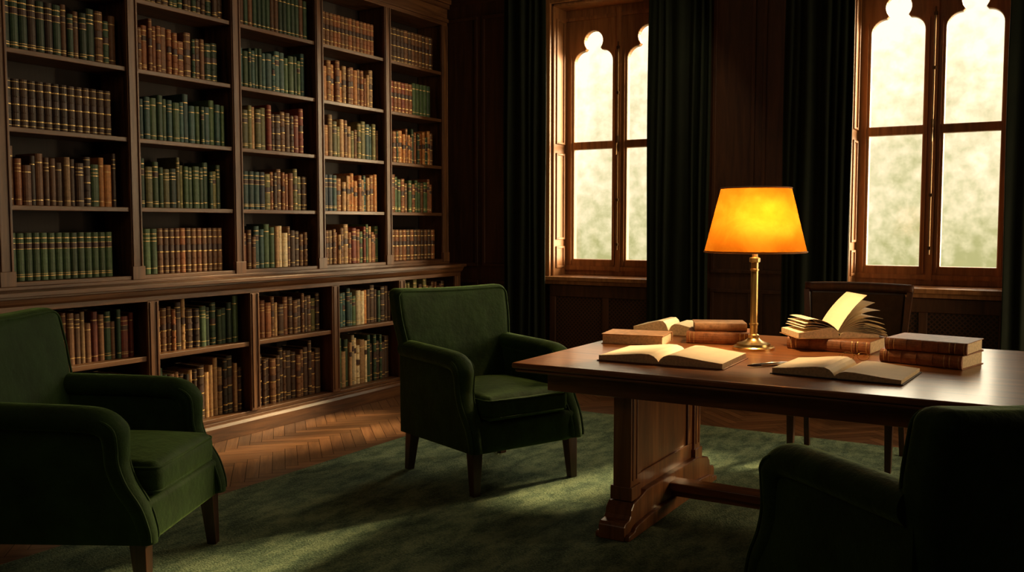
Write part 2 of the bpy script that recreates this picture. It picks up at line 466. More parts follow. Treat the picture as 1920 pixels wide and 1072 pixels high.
b.box(-5.02,-4.98,Y0,Y1,1.085,1.105); b.box(-5.03,-4.99,Y0,Y1,1.105,1.13)
b.box(-4.87,-4.855,Y0,Y1,.975,1.045)
bpart(b,'ledge',m_shelfy)
b=MB().box(-5.29,-4.992,Y0,Y1,3.27,3.745); b.box(-4.992,-4.975,Y0,Y1,3.30,3.33); b.box(-4.992,-4.965,Y0,Y1,3.42,3.46); b.box(-4.992,-4.945,Y0,Y1,3.46,3.50)
bpart(b,'cornice',m_shelfy)
lo=None;up=None
for i,y in enumerate(ST):
    if i==0:
        b=MB(); b.box(-5.29,-4.875,y-.014,y+.014,.15,.985); b.box(-4.875,-4.855,y-.042,y+.042,.15,.985)
        b.box(-4.857,-4.848,y-.03,y-.02,.17,.97); b.box(-4.857,-4.848,y+.02,y+.03,.17,.97)
        lo=bpart(b,'lower_upright',m_shelfw)
        b=MB(); b.box(-5.29,-5.01,y-.014,y+.014,1.13,3.27); b.box(-5.01,-4.99,y-.042,y+.042,1.13,3.27)
        b.box(-4.992,-4.982,y-.036,y-.022,1.13,3.27); b.box(-4.992,-4.982,y+.022,y+.036,1.13,3.27)
        b.box(-5.012,-4.978,y-.046,y+.046,1.105,1.19)
        up=bpart(b,'upper_upright',m_shelfw)
    else:
        clone(lo,loc=(0,y-ST[0],0)); clone(up,loc=(0,y-ST[0],0))
UZ=[1.13,1.555,1.985,2.415,2.845]; LZ=[.15,.635]
sh=None; sl=None
for i in range(6):
    for r,z in enumerate(UZ):
        if r==0: continue
        if sh is None:
            b=MB().box(-5.29,-5.015,ST[0]+.014,ST[1]-.014,z-.024,z); b.box(-5.015,-5.003,ST[0]+.042,ST[1]-.042,z-.027,z+.001)
            sh=bpart(b,'shelf',m_shelfy); zr=z
        else: clone(sh,loc=(0,i*PITCH,z-zr))
    if sl is None:
        b=MB().box(-5.29,-4.885,ST[0]+.014,ST[1]-.014,.61,.635); b.box(-4.885,-4.868,ST[0]+.042,ST[1]-.042,.605,.636)
        sl=bpart(b,'lower_shelf',m_shelfy)
    else: clone(sl,loc=(0,i*PITCH,0))
b=MB().box(-5.295,-5.02,ST[0]+.014,ST[-1]-.014,1.1,1.129)
bpart(b,'bottom_board',m_shelfy,0)
# ------------------------------------------------------------------ shelf books
C=dict(dbr=(.060,.030,.016),br=(.14,.062,.026),rus=(.22,.078,.027),tan=(.38,.22,.10),ora=(.42,.17,.045),red=(.19,.038,.02),
 grn=(.060,.105,.042),dgr=(.026,.052,.026),tea=(.04,.09,.078),olv=(.14,.13,.045),crm=(.62,.50,.30),blk=(.03,.024,.018),nvy=(.03,.05,.075))
CN=dict(dbr='dark brown',br='brown',rus='rust',tan='tan',ora='orange',red='dark red',grn='green',dgr='dark green',tea='teal',olv='olive',crm='cream',blk='black',nvy='navy')
CM={k:leather('book_cloth_'+CN[k].replace(' ','_'),v,.5,.9) for k,v in C.items()}
keys=list(C)
def book_geo(W,H,D,style,cm,gm,pm,lm):
    B=min(.014,.32*W); lv=[]
    def seg(z0,z1,e,m): lv.append((z0*H,z1*H,e,m))
    if style==1:
        zs=[.16,.32,.48,.64,.80]; cur=0
        seg(0,.05,0,cm); seg(.05,.06,.0006,gm); cur=.06
        for i,z in enumerate(zs):
            seg(cur,z-.012,0,lm if i==3 else cm); seg(z-.012,z+.012,.005,cm if i%2 else gm); cur=z+.012
        seg(cur,.94,0,cm); seg(.94,.95,.0006,gm); seg(.95,1,0,cm)
    elif style==2:
        seg(0,.08,0,cm); seg(.08,.10,.0007,gm); seg(.10,.13,0,cm); seg(.13,.14,.0007,gm); seg(.14,.66,0,cm)
        seg(.66,.67,.0007,gm); seg(.67,.78,.0004,lm); seg(.78,.79,.0007,gm); seg(.79,.88,0,cm); seg(.88,.90,.0007,gm); seg(.90,1,0,cm)
    elif style==3:
        seg(0,.12,0,cm); seg(.12,.135,.0007,gm); seg(.135,.72,0,cm); seg(.72,.735,.0007,gm); seg(.735,.79,0,cm); seg(.79,.805,.0007,gm); seg(.805,.88,0,cm); seg(.88,.895,.0007,gm); seg(.895,1,0,cm)
    else:
        seg(0,.10,0,cm); seg(.10,.115,.0006,gm); seg(.115,.82,0,cm); seg(.82,.84,.0006,gm); seg(.84,1,0,cm)
    v=[];f=[];m=[]
    def ring(z,e):
        o=len(v); v.append((-D,-W/2,z))
        for k in range(7):
            a=math.radians(-90+30*k); v.append(((B+e)*math.cos(a)-B,(W/2)*math.sin(a),z))
        v.append((-D,W/2,z)); return o
    first=None
    for z0,z1,e,mm in lv:
        a=ring(z0,e); b=ring(z1,e)
        if first is None: first=a
        for k in range(9):
            k2=(k+1)%9
            f.append([a+k,a+k2,b+k2,b+k]); m.append(mm if 1<=k<=6 else cm)
        last=b
    f.append([first+k for k in range(9)][::-1]); m.append(cm)
    o=len(v)
    for k in range(9):
        x,y,z=v[last+k]; v.append((x*.96-.003,y*.86,z))
    for k in range(9):
        x,y,z=v[last+k]; v.append((x*.96-.003,y*.86,z-.005))
    for k in range(9):
        k2=(k+1)%9
        f.append([last+k,last+k2,o+k2,o+k]); m.append(cm)
        f.append([o+k,o+k2,o+9+k2,o+9+k]); m.append(pm)
    f.append([o+9+k for k in range(9)]); m.append(pm)
    return v,f,m
U=[
 [[(1,['grn'],1,2)],[(.55,['br','tan','rus','dbr'],0,0),(.45,['grn','olv','dbr','ora'],0,3)],[(1,['dbr'],1,1)],[(.5,['dbr','dgr'],1,2),(.5,['br','dgr'],0,2)],[(1,['dgr','br','dbr'],0,1)]],
 [[(.27,['grn'],1,3),(.73,['rus','br'],1,1)],[(1,['dgr','grn','olv'],0,3)],[(1,['tea','grn','dgr'],0,0)],[(.1,['crm'],0,0),(.9,['br','dbr','dgr','rus'],0,1)],[(1,['dgr','dbr'],0,1)]],
 [[(.25,['br','rus'],0,2),(.25,['tea','dgr','grn'],0,0),(.2,['crm','tan'],0,3),(.3,['br','dbr','olv'],0,1)],[(.35,['nvy','tea'],1,2),(.65,['br','rus','dbr','olv'],0,1)],[(.4,['br','tan','olv'],0,3),(.6,['dbr','br','red'],0,1)],[(1,['dgr','grn','tea'],0,0)],[(1,['dgr','dgr','br'],1,0)]],
 [[(.5,['br','tan','rus'],0,1),(.5,['tan','grn','red','rus'],0,2)],[(.3,['tea','nvy'],1,2),(.7,['tan','rus','tea','ora'],0,1)],[(1,['tan','olv','ora','tea','br'],0,3)],[(1,['tan','br','rus','ora'],0,1)],[(1,['rus','br'],1,1)]],
 [[(1,['br','rus','dbr'],1,1)],[(1,['br','rus','grn'],0,2)],[(1,['br','ora','rus','dgr'],0,1)],[(.6,['red','rus'],1,1),(.4,['grn','dgr'],1,0)],[(1,['br','dbr'],1,1)]]]
Lw=[[[(1,['br','dbr'],0,1)],[(.55,['br','rus','tan'],0,1),(.45,['dgr','red','br'],0,0)]],
 [[(.3,['dgr','br'],0,0),(.7,['blk','dbr','tan'],0,1)],[(.5,['br','rus','tan','dbr'],0,1),(.5,['dgr','grn'],0,0)]],
 [[(1,['dbr','br','dbr'],0,1)],[(.5,['br','rus','tan'],0,3),(.5,['tan','olv','br','dbr'],0,1)]],
 [[(.3,['tan','grn'],0,0),(.3,['crm','tan'],0,2),(.4,['dgr','dbr'],0,1)],[(.4,['grn','tea','tan'],0,2),(.2,['crm','ora'],0,3),(.4,['dbr','dgr'],0,0)]],
 [[(1,['br','grn'],0,1)],[(1,['br','dbr','olv'],0,1)]]]
gen=[[(1,['br','dgr','dbr','olv'],0,1)]]
books=[]
def fill(bay,z,spec,xf,hlo,hhi,zone,D):
    ya=ST[bay]+.048; yb=ST[bay+1]-.048; tot=yb-ya; y=ya+.002
    if zone=='u': tot-=random.choice([0,.01,.03,.05])
    end=ya
    for sh_,cols,uni,style in spec:
        end+=tot*sh_
        h0=random.uniform(hlo+.01,hhi-.02); w0=random.uniform(.042,.055)
        while True:
            w=w0*random.uniform(.97,1.03) if uni else random.uniform(.028,.058)
            if y+w>end+.012 or y+w>ya+tot: break
            h=h0*random.uniform(.995,1.005) if uni else random.uniform(hlo,hhi)*random.choice([1,1,1,1.08,.9])
            c=random.choice(cols)
            s=style if (uni or random.random()<.65) else random.choice([0,1,2,3])
            d=D*random.uniform(.94,1.0)
            xo=0 if uni else random.uniform(-.012,.008)
            books.append(dict(W=w-.0015,H=min(h,hhi+.03),D=d,s=s,c=c,x=xf+xo,y=y+w/2,z=z+.0005,zone=zone,bay=bay))
            y+=w
for i in range(6):
    for r,z in enumerate(UZ):
        spec=U[i-1][r] if i>0 else gen[0]
        fill(i,z+.001,spec,-5.05,.25,.315,'u',.2)
    for r,z in enumerate(LZ):
        spec=Lw[i-1][r] if i>0 else gen[0]
        fill(i,z+.001,spec,-4.94,.25 if r else .31,.31 if r else .40,'l',.24)
camY=Vector((0,0,1.45))
for q in books:
    d=(Vector((q['x'],q['y'],q['z']+.15))-camY); dist=d.length
    vis=1.0
    a=math.atan2(-d.x,d.y)
    off=math.degrees(a)-31
    ev=math.degrees(math.atan2(d.z,Vector((d.x,d.y)).length*math.cos(math.radians(off))))
    if q['bay']==0 or off>29.3 or ev>14.0: vis=.0001
    if q['zone']=='l' and q['bay']==5: vis*=.05
    if q['zone']=='l' and q['bay']==1 and q['z']<.5: vis*=.05
    q['sc']=vis*q['W']*q['H']*(-d.x/dist)/dist**2
books.sort(key=lambda q:-q['sc'])
for q in books[:296]:
    v,f,m=book_geo(q['W'],q['H'],q['D'],q['s'],0,1,2,3)
    o=MB().add(v,f,m).obj('book',[CM[q['c']],m_gold,m_page,m_lab],loc=(q['x'],q['y'],q['z']))
    st={0:'cloth book with thin gold lines',1:'leather book with raised spine bands',2:'leather book with gold-edged label',3:'cloth book with paired gold lines'}[q['s']]
    tag(o,CN[q['c']]+' '+st+', on shelf','book','books on the upper bookcase shelves' if q['zone']=='u' else 'books on the lower bookcase shelves')
b=MB(); ki={k:i for i,k in enumerate(keys)}; n=len(keys)
for q in books[296:]:
    v,f,m=book_geo(q['W'],q['H'],q['D'],q['s'],ki[q['c']],n,n+1,n+2)
    b.add([(x+q['x'],y+q['y'],z+q['z']) for x,y,z in v],f,m)
o=b.obj('books',[CM[k] for k in keys]+[m_gold,m_page,m_lab],loc=BX,origin=BX)
tag(o,'rows of old leather-bound books on dim bookcase shelves','book','remaining shelf books','stuff')
# ------------------------------------------------------------------ rug
rx0,rx1,ry0,ry1=-3.84,1.6,.9,6.36
b=MB().rbox(((rx0+rx1)/2,(ry0+ry1)/2,RUGZ/2),(rx1-rx0,ry1-ry0,RUGZ),RUGZ*.45,2,30)
org=((rx0+rx1)/2,(ry0+ry1)/2,0)
tag(b.obj('rug',m_rug,loc=org,origin=org,smooth=True),'large mottled green wool rug on parquet','rug')
FZ=RUGZ+.0005
# ------------------------------------------------------------------ armchair
def build_armchair(loc,rot,label):
    P=empty('armchair',loc,rot,label,'armchair','green velvet armchairs')
    def back(x,y,z):
        t=max(0,(z-.42)); u=max(0,(z-.80)/.26)
        xx=x-.24*t+.05*(y/.37)**2*(t>0)*min(1,t*3)*.6
        if x>-.325: xx+=.018*(1-(y/.37)**2)*max(0,1-((z-.75)/.3)**2)
        yy=y*(.90+.16*min(1,t/.45))*(1+.02*u)
        zz=z+.012*u*(y/.37)**2
        return(xx,yy,zz)
    b=MB().rbox((-.325,0,.642),(.13,.74,.82),.045,5,10,deform=back)
    pp=[]
    for k in range(9): pp.append((-.266,-.357,.45+.5*k/8))
    for k in range(1,6):
        a=math.radians(180-90*k/5); pp.append((-.266,-.312+.045*math.cos(a),.993+.045*math.sin(a)))
    pp+= [(-.266,-.312+.624*k/8,1.038) for k in range(1,9)]
    for k in range(1,6):
        a=math.radians(90-90*k/5); pp.append((-.266,.312+.045*math.cos(a),.993+.045*math.sin(a)))
    for k in range(8,-1,-1): pp.append((-.266,.357,.45+.5*k/8))
    b.tube([back(*q) for q in pp],.0055,6,up=(1,0,0))
    b.obj('backrest',m_velvet,P,smooth=True)
    def cush(x,y,z):
        k=(1-(y/.28)**2)*(1-((x-.06)/.32)**2)
        return(x,y,z+(.038*max(0,k) if z>.46 else 0))
    b=MB().rbox((.07,0,.455),(.62,.565,.135),.045,4,8,deform=cush)
    hx,hy=.31,.282
    for z in(.410,.502):
        path=[]
        for (cx,cy,a0) in((hx-.04,hy-.04,0),(-hx+.04,hy-.04,90),(-hx+.04,-hy+.04,180),(hx-.04,-hy+.04,270)):
            for k in range(5):
                a=math.radians(a0+90*k/4); path.append((.07+cx+.034*math.cos(a),cy+.034*math.sin(a),z))
        path.append(path[0]); b.tube(path,.006,6,up=(0,0,1))
    b.obj('seat_cushion',m_velvet,P,smooth=True)
    MB().rbox((.0,0,.305),(.73,.70,.17),.025,3,6).obj('seat_base',m_velvet,P,smooth=True)
    for s in(-1,1):
        b=MB()
        cp=catmull([(-.36,0,.715),(-.1,0,.71),(.10,0,.705),(.19,0,.695),(.240,0,.66),(.248,0,.60),(.250,0,.53),(.278,0,.45),(.330,0,.365),(.358,0,.28),(.362,0,.235)],5)
        n=len(cp)
        ry=[.063-.026*max(0,(i-n*.42)/(n*.58))**.6 for i in range(n)]
        rz=[.052-.018*max(0,(i-n*.42)/(n*.58))**.6 for i in range(n)]
        b.tube([(p.x,p.y+s*.342,p.z) for p in cp],ry,22,up=(0,1,0),rb=rz)
        prof=[(p.x,p.z) for p in cp]+[(-.38,.225),(-.385,.70)]
        b.prism(prof,s*.338-.038,s*.338+.038,'y')
        for o_ in(-1,1):
            pp=[Vector((cp[i].x+.024,s*.342+o_*(ry[i]*.88),cp[i].z+.012)) for i in range(int(n*.30),n)]
            b.tube(pp,.0065,6,up=(0,1,0))
        b.obj('armrest',m_velvet,P,smooth=True,split=50)
    for sx in(-1,1):
        for sy in(-1,1):
            b=MB(); t=.032; l=.021; dx=.015*(1 if sx>0 else -2); dy=.008*sy; H=.235
            v=[(x*l+dx,y*l+dy,0) for x,y in((-1,-1),(1,-1),(1,1),(-1,1))]+[(x*t,y*t,H) for x,y in((-1,-1),(1,-1),(1,1),(-1,1))]
            f=[(0,1,5,4),(1,2,6,5),(2,3,7,6),(3,0,4,7),(3,2,1,0),(4,5,6,7)]
            b.add(v,f).obj('leg',m_leg,P,loc=(sx*.325,sy*.325,0),bevel=.003)['label']='tapered dark wooden leg'
    return P
A1=build_armchair((-2.84,4.48,FZ),math.radians(-23),'green velvet armchair with rolled arms, turned toward wooden table')
clone_tree(A1,(-3.43,2.38,FZ),math.radians(27),'green velvet armchair with rolled arms beside the bookcase')
A3,kids=clone_tree(A1,(-.325,2.91,FZ),math.radians(137),'shadowed green velvet armchair pulled up to the table')
for k in kids:
    if k.name.startswith('backrest'): k.scale.z=.955
    if k.name.startswith('armrest'): k.scale.z=1.045
# ------------------------------------------------------------------ table
TX0,TX1,TY0,TY1,TZ=-2.24,.62,3.72,5.42,.80
to=((TX0+TX1)/2,(TY0+TY1)/2,FZ)
TB=empty('library_table',to,0,'large dark mahogany library table with trestle base','table')
b=MB().box(TX0,TX1,TY0,TY1,TZ-.028,TZ); b.box(TX0+.012,TX1-.012,TY0+.012,TY1-.012,TZ-.045,TZ-.028)
b.obj('tabletop',m_table,TB,origin=to,bevel=.009,seg=3)
b=MB()
for x0,x1,y0,y1 in((TX0+.14,TX1-.14,TY0+.10,TY0+.13),(TX0+.14,TX1-.14,TY1-.13,TY1-.10),(TX0+.14,TX0+.17,TY0+.13,TY1-.13),(TX1-.17,TX1-.14,TY0+.13,TY1-.13)):
    b.box(x0,x1,y0,y1,TZ-.135,TZ-.045)
b.obj('apron',m_table,TB,origin=to,bevel=.004)
for tx in(-1.75,.13):
    b=MB(); yc=4.41; hl=.62
    half=[(hl,0),(hl,.065),(hl-.015,.08),(hl-.06,.085),(hl-.075,.10),(hl-.08,.125),(hl-.11,.15),(hl-.20,.165),(hl-.26,.18)]
    prof=[(-a,z) for a,z in half]+[(a,z) for a,z in half[::-1]]
    b.prism([(yc+a,z+FZ) for a,z in prof],tx-.065,tx+.065,'x')
    b.prism([(yc+a*.985,z*.35+FZ) for a,z in prof],tx-.085,tx+.085,'x')
    b.obj('trestle_foot',m_tablez,TB,origin=to,bevel=.006)
    for yy in(3.95,4.80):
        b=MB()
        b.box(tx-.045,tx+.045,yy-.045,yy+.045,.18,.755)
        b.box(tx-.055,tx+.055,yy-.055,yy+.055,.17,.235); b.box(tx-.055,tx+.055,yy-.055,yy+.055,.70,.755)
        for s in(-1,1): b.box(tx-.05,tx+.05,yy+s*.022-.006,yy+s*.022+.006,.26,.68)
        b.obj('trestle_post',m_tablez,TB,origin=to,bevel=.004)
    b=MB().box(tx-.02,tx+.02,3.995,4.755,.18,.755)
    for s in(-1,1):
        xa,xb=sorted((tx+s*.02,tx+s*.032))
        b.box(xa,xb,3.995,4.755,.66,.755); b.box(xa,xb,3.995,4.755,.18,.27)
        b.box(xa,xb,3.995,4.06,.27,.66); b.box(xa,xb,4.69,4.755,.27,.66)
    b.obj('trestle_panel',m_tablez,TB,origin=to,bevel=.004)
b=MB().box(-1.69,.07,4.34,4.46,.115,.155); b.box(-1.70,.08,4.37,4.43,.08,.115)
b.obj('stretcher',m_table,TB,origin=to,bevel=.005)
TT=TZ+.0005
# ------------------------------------------------------------------ desk lamp
LP=empty('desk_lamp',(-1.40,4.78,TT),0,'brass desk lamp with glowing amber empire shade','lamp')
MB().lathe([(.0,0),(.108,0),(.108,.012),(.100,.018),(.088,.018),(.085,.030),(.07,.034),(.045,.044),(.032,.054),(.028,.06),(.0,.06)],48,cap=False).obj('lamp_base',m_brass,LP,smooth=True,split=32)
MB().lathe([(0,.058),(.028,.058),(.028,.074),(.0195,.080),(.0195,.125),(.0235,.127),(.0235,.135),(.0190,.137),(.0190,.408),(.0225,.410),(.0225,.418),(.0190,.420),(.0190,.452),(.028,.455),(.028,.475),(.015,.48),(.012,.52),(0,.52)],32,cap=False).obj('lamp_pole',m_brass,LP,smooth=True,split=32)
zb,zt,rb_,rt=.508,.835,.259,.178
b=MB().lathe([(rb_,zb),(rt,zt)],64,cap=False)
b.obj('lamp_shade',m_shade,LP,smooth=True)
m_trim=simple('shade_trim',(.30,.12,.02),.6)
for r,z in((rb_,zb),(rt,zt)):
    MB().tube([(r*math.cos(2*math.pi*k/64),r*math.sin(2*math.pi*k/64),z) for k in range(65)],.0045,6,up=(0,0,1)).obj('shade_trim',m_trim,LP,smooth=True)
b=MB()
for k in range(3):
    a=2*math.pi*k/3; b.tube([(0,0,.80),(rt*math.cos(a),rt*math.sin(a),.83)],.002,5,up=(0,0,1))
b.tube([(0,0,.80),(0,0,.845)],.006,8,up=(1,0,0))
for s in(-1,1): b.tube(catmull([(s*.012,0,.50),(s*.055,0,.56),(s*.06,0,.66),(s*.03,0,.76),(0,0,.80)],5),.002,5,up=(0,1,0))
b.obj('shade_harp',m_brass,LP,smooth=True)
mb_,nt,bb=newmat('glowing_bulb'); bb.inputs['Emission Color'].default_value=(1,.6,.22,1); bb.inputs['Emission Strength'].default_value=12
MB().lathe([(0,.52),(.013,.52),(.014,.54),(.03,.575),(.035,.605),(.027,.635),(0,.645)],20,cap=False).obj('light_bulb',mb_,LP,smooth=True)
ld=bpy.data.lights.new('lamp_glow','POINT'); ld.energy=36; ld.color=(1,.64,.30); ld.shadow_soft_size=.03
lo_=bpy.data.objects.new('lamp_glow',ld); COL.objects.link(lo_); lo_.parent=LP; lo_.location=(.045,-.06,.668)

# ------------------------------------------------------------------ table books
def zcurve(u,t):
    pts=[(0,.30),(.03,.75),(.08,1.15),(.16,1.42),(.3,1.42),(.5,1.2),(.75,.92),(1,.72)]
    for (a,x),(b_,y) in zip(pts,pts[1:]):
        if a<=u<=b_:
            k=(u-a)/(b_-a); k=k*k*(3-2*k)*.3+k*.7
            return t*(x+(y-x)*k)
    return t*.72
def open_book(loc,rot,w,h,tl,tr,cover,label,fan=False):
    P=empty('open_book',loc,rot,label,'book')
    b=MB()
    ov=.008
    b.box(-w-ov,-.004,-h/2-ov,h/2+ov,0,.004); b.box(.004,w+ov,-h/2-ov,h/2+ov,0,.004); b.box(-.012,.012,-h/2-ov,h/2+ov,0,.006)
    b.obj('cover',cover,P,bevel=.0015)
    b=MB()
    us=[0,.015,.03,.05,.08,.12,.16,.22,.3,.4,.5,.6,.7,.8,.9,1]
    for s,t in((-1,tl),(1,tr)):
        v=[];f=[];m=[]
        for u in us:
            x=s*u*w
            for y in(-h/2,h/2):
                v.append((x,y,.0045)); v.append((x,y,.0045+zcurve(u,t)))
        for i in range(len(us)-1):
            a=i*4;c=a+4
            f+= [[a,c,c+1,a+1],[a+2,a+3,c+3,c+2],[a+1,c+1,c+3,a+3],[a,a+2,c+2,c]]; m+=[1,1,0,1]
        a=(len(us)-1)*4; f.append([a,a+2,a+3,a+1]); m.append(1)
        b.add(v,f,m)
    b.obj('pages',[m_white,m_page],P)
    if fan:
        k=0
        for ang,ln,cv in fan:
            pts=[]; x,z=.003*min(k,6)-.01,.0045+.9*max(tl,tr)*.6; a=math.radians(ang)
            for i in range(13):
                pts.append((x,z)); x+=ln/12*math.cos(a); z+=ln/12*math.sin(a); a+=math.radians(cv)/12
            v=[];f=[]
            th=.0010 if k else .003
            for i,(x,z) in enumerate(pts):
                for y in(-h/2+.004,h/2-.004): v+=[(x,y,z),(x,y,z+th)]
            for i in range(12):
                a_=i*4;c=a_+4
                f+=[[a_,c,c+1,a_+1],[a_+2,a_+3,c+3,c+2],[a_+1,c+1,c+3,a_+3],[a_,a_+2,c+2,c]]
            f+=[[0,1,3,2],[48,50,51,49]]
            MB().add(v,f).obj('page',m_white,P,smooth=False); k+=1
    return P
def closed_book(loc,rot,w,d,t,cover,label,ribs=True):
    P=empty('closed_book',loc,rot,label,'book')
    b=MB(); c=.0035
    b.box(-w/2,w/2,-d/2,d/2,0,c); b.box(-w/2,w/2,-d/2,d/2,t-c,t)
    segs=[(-1,-.86,0),(-.86,-.82,.003),(-.82,-.5,0),(-.5,-.45,.0035),(-.45,-.12,0),(-.12,-.07,.0035),(-.07,.27,0),(.27,.32,.0035),(.32,.62,0),(.62,.67,.0035),(.67,1,0)] if ribs else [(-1,1,0)]
    for a,e,x in segs:
        pr=[]
        for k in range(9):
            an=math.radians(-90+180*k/8); pr.append((-d/2-(.016+x)*math.cos(an),t/2+(t/2)*math.sin(an)))
        pr+=[(-d/2+.002,t),(-d/2+.002,0)]
        b.prism(pr,a*w/2,e*w/2,'x',0)
    if ribs:
        for x in(-.90,-.78,.58,.71,.92):
            pr=[]
            for sgn in(0,1):
                rr=.0168 if sgn==0 else .0155
                ks=range(1,8) if sgn==0 else range(7,0,-1)
                for k in ks:
                    an=math.radians(-90+180*k/8); pr.append((-d/2-rr*math.cos(an),t/2+(t/2)*math.sin(an)))
            b.prism(pr,x*w/2,x*w/2+.003,'x',1)
    b.obj('cover',[cover,m_gold],P)
    MB().box(-w/2+.006,w/2-.006,-d/2+.003,d/2-.007,c,t-c).obj('pages',m_page,P)
    return P
open_book((-1.62,4.20,TT),math.radians(2),.30,.40,.030,.032,m_brownleather,'large open book with cream pages and brown cover on table')
open_book((-.82,4.20,TT),math.radians(-3),.265,.38,.03,.022,m_blackleather,'open notebook with white pages and dark cover on table')
closed_book((-2.03,4.72,TT),math.radians(190),.34,.25,.055,m_tanleather,'thick cream-edged tan book lying flat at table edge',False)
open_book((-2.01,5.24,TT),math.radians(4),.215,.26,.055,.045,m_tanleather,'old open book with yellowed pages at table edge')
closed_book((-1.64,4.99,TT+0),math.radians(14),.36,.24,.065,m_brownleather,'thick brown leather book lying flat, small book on top')
closed_book((-1.66,5.00,TT+.0655),math.radians(24),.28,.19,.045,m_tanleather,'small worn tan leather book stacked on larger book',False)
closed_book((-1.03,5.02,TT),math.radians(-6),.42,.28,.065,m_brownleather,'thick brown leather book beneath an open fanned book')
open_book((-1.07,5.02,TT+.0655),math.radians(34),.21,.26,.036,.02,m_tanleather,'old book with pages fanned upright, atop brown book',
    fan=[(64,.25,-26),(58,.255,-40),(57,.26,-62),(51,.26,-72),(45,.26,-74),(39,.26,-74),(33,.26,-70),(27,.26,-62),(21,.26,-52),(15,.26,-42),(9,.25,-30),(128,.20,64),(140,.20,52),(150,.20,40),(158,.20,30)])
closed_book((-.54,4.74,TT),math.radians(-14),.37,.27,.062,m_brownleather,'thick brown leather book with ribbed spine, lower of stack')
closed_book((-.53,4.74,TT+.0625),math.radians(-10),.36,.26,.055,m_brownleather,'brown leather book with ribbed spine on top of stack')
def pen(loc,rot,label):
    P=empty('pen',loc,rot,label,'pen')
    M=Matrix.Rotation(math.radians(90),4,'Y')@Matrix.Scale(1.25,4)
    MB().lathe([(0,-.085),(.0015,-.085),(.0055,-.06),(.006,-.05),(.0065,.01),(0,.01)],14,M=M,cap=False).obj('pen_barrel',m_lab,P,loc=(0,0,.0095),smooth=True)
    MB().lathe([(0,-.03),(.0068,-.03),(.0074,.04),(.0065,.085),(0,.088)],14,M=M,cap=False).obj('pen_cap',m_silver,P,loc=(0,0,.0095),smooth=True)
pen((-1.17,4.22,TT),math.radians(50),'black and silver fountain pen lying on table')
G=empty('eyeglasses',(-.86,4.62,TT),math.radians(20),'thin gold-rimmed eyeglasses folded on table','glasses')
b=MB()
for s in(-1,1):
    b.tube([(s*.034+.026*math.cos(2*math.pi*k/24),0,.021+.019*math.sin(2*math.pi*k/24)) for k in range(25)],.0016,6,up=(0,1,0))
b.tube([(-.008,0,.026),(0,0,.030),(.008,0,.026)],.0016,6,up=(0,1,0))
b.obj('rim',m_brass,G,smooth=True)
for s in(-1,1): MB().tube(catmull([(s*.060,0,.026),(s*.061,.05,.022),(s*.058,.10,.012),(s*.056,.13,.002)],4),.0015,6,up=(1,0,0)).obj('temple',m_brass,G,smooth=True)

# ------------------------------------------------------------------ side chair behind the table
SC=empty('side_chair',(-1.14,5.90,FZ),0,'dark wooden side chair with upholstered back behind table','chair')
for s in(-1,1):
    b=MB(); v=[];f=[]
    pth=catmull([(s*.29,.23,.0),(s*.285,.18,.25),(s*.28,.16,.46),(s*.29,.18,.75),(s*.31,.23,1.02)],5)
    for p in pth:
        for x,y in((-1,-1),(1,-1),(1,1),(-1,1)): v.append((p.x+x*.016,p.y+y*.018,p.z))
    for i in range(len(pth)-1):
        for k in range(4): f.append([i*4+k,i*4+(k+1)%4,i*4+4+(k+1)%4,i*4+4+k])
    f+=[[3,2,1,0],[len(v)-4,len(v)-3,len(v)-2,len(v)-1]]
    b.add(v,f).obj('back_post',m_leg,SC)
    b=MB(); v=[(x*.017,y*.017,0) for x,y in((-1,-1),(1,-1),(1,1),(-1,1))]+[(x*.026,y*.026,.44) for x,y in((-1,-1),(1,-1),(1,1),(-1,1))]
    b.add(v,[(0,1,5,4),(1,2,6,5),(2,3,7,6),(3,0,4,7),(3,2,1,0),(4,5,6,7)]).obj('leg',m_leg,SC,loc=(s*.28,-.24,0),bevel=.003)
b=MB(); pts=[]
for i in range(13):
    u=-1+i/6; pts.append((u*.325,.235+.035*(1-u*u),1.035+.006*(1-u*u)))
b.tube(pts,.032,8,up=(0,0,1),rb=.014); b.obj('top_rail',m_leg,SC,smooth=True)
MB().box(-.27,.27,.17,.20,.52,.56).obj('lower_rail',m_leg,SC,bevel=.004)
def bb2(x,y,z): return(x*(1+.06*(z-.56)/.4),y+.10*(z-.56)*.9+.03*(1-(x/.27)**2),z)
MB().rbox((0,.185,.78),(.53,.035,.46),.015,3,6,deform=bb2).obj('back_pad',m_blackleather,SC,smooth=True)
MB().box(-.30,.30,-.26,.19,.40,.455).obj('seat_frame',m_leg,SC,bevel=.005)
MB().rbox((0,-.035,.475),(.56,.42,.055),.025,3,6).obj('seat_pad',m_blackleather,SC,smooth=True)

# ------------------------------------------------------------------ world + lights
w=bpy.data.worlds.new('World'); S.world=w; w.use_nodes=True; nt=w.node_tree; nt.nodes.clear()
out=N(nt,'ShaderNodeOutputWorld'); bg=N(nt,'ShaderNodeBackground'); L(nt,bg.outputs[0],out.inputs[0])
tc=N(nt,'ShaderNodeTexCoord'); sp=N(nt,'ShaderNodeSeparateXYZ'); L(nt,tc.outputs['Generated'],sp.inputs[0])
n1=N(nt,'ShaderNodeTexNoise',i_Scale=80.0,i_Detail=5.0,i_Roughness=.55,i_Distortion=.1); L(nt,tc.outputs['Generated'],n1.inputs['Vector'])
mp=N(nt,'ShaderNodeMapping'); mp.inputs['Scale'].default_value=(1,1,.45); L(nt,tc.outputs['Generated'],mp.inputs[0])
n3=N(nt,'ShaderNodeTexNoise',i_Scale=13.0,i_Detail=3.0,i_Distortion=.2); L(nt,mp.outputs[0],n3.inputs['Vector'])
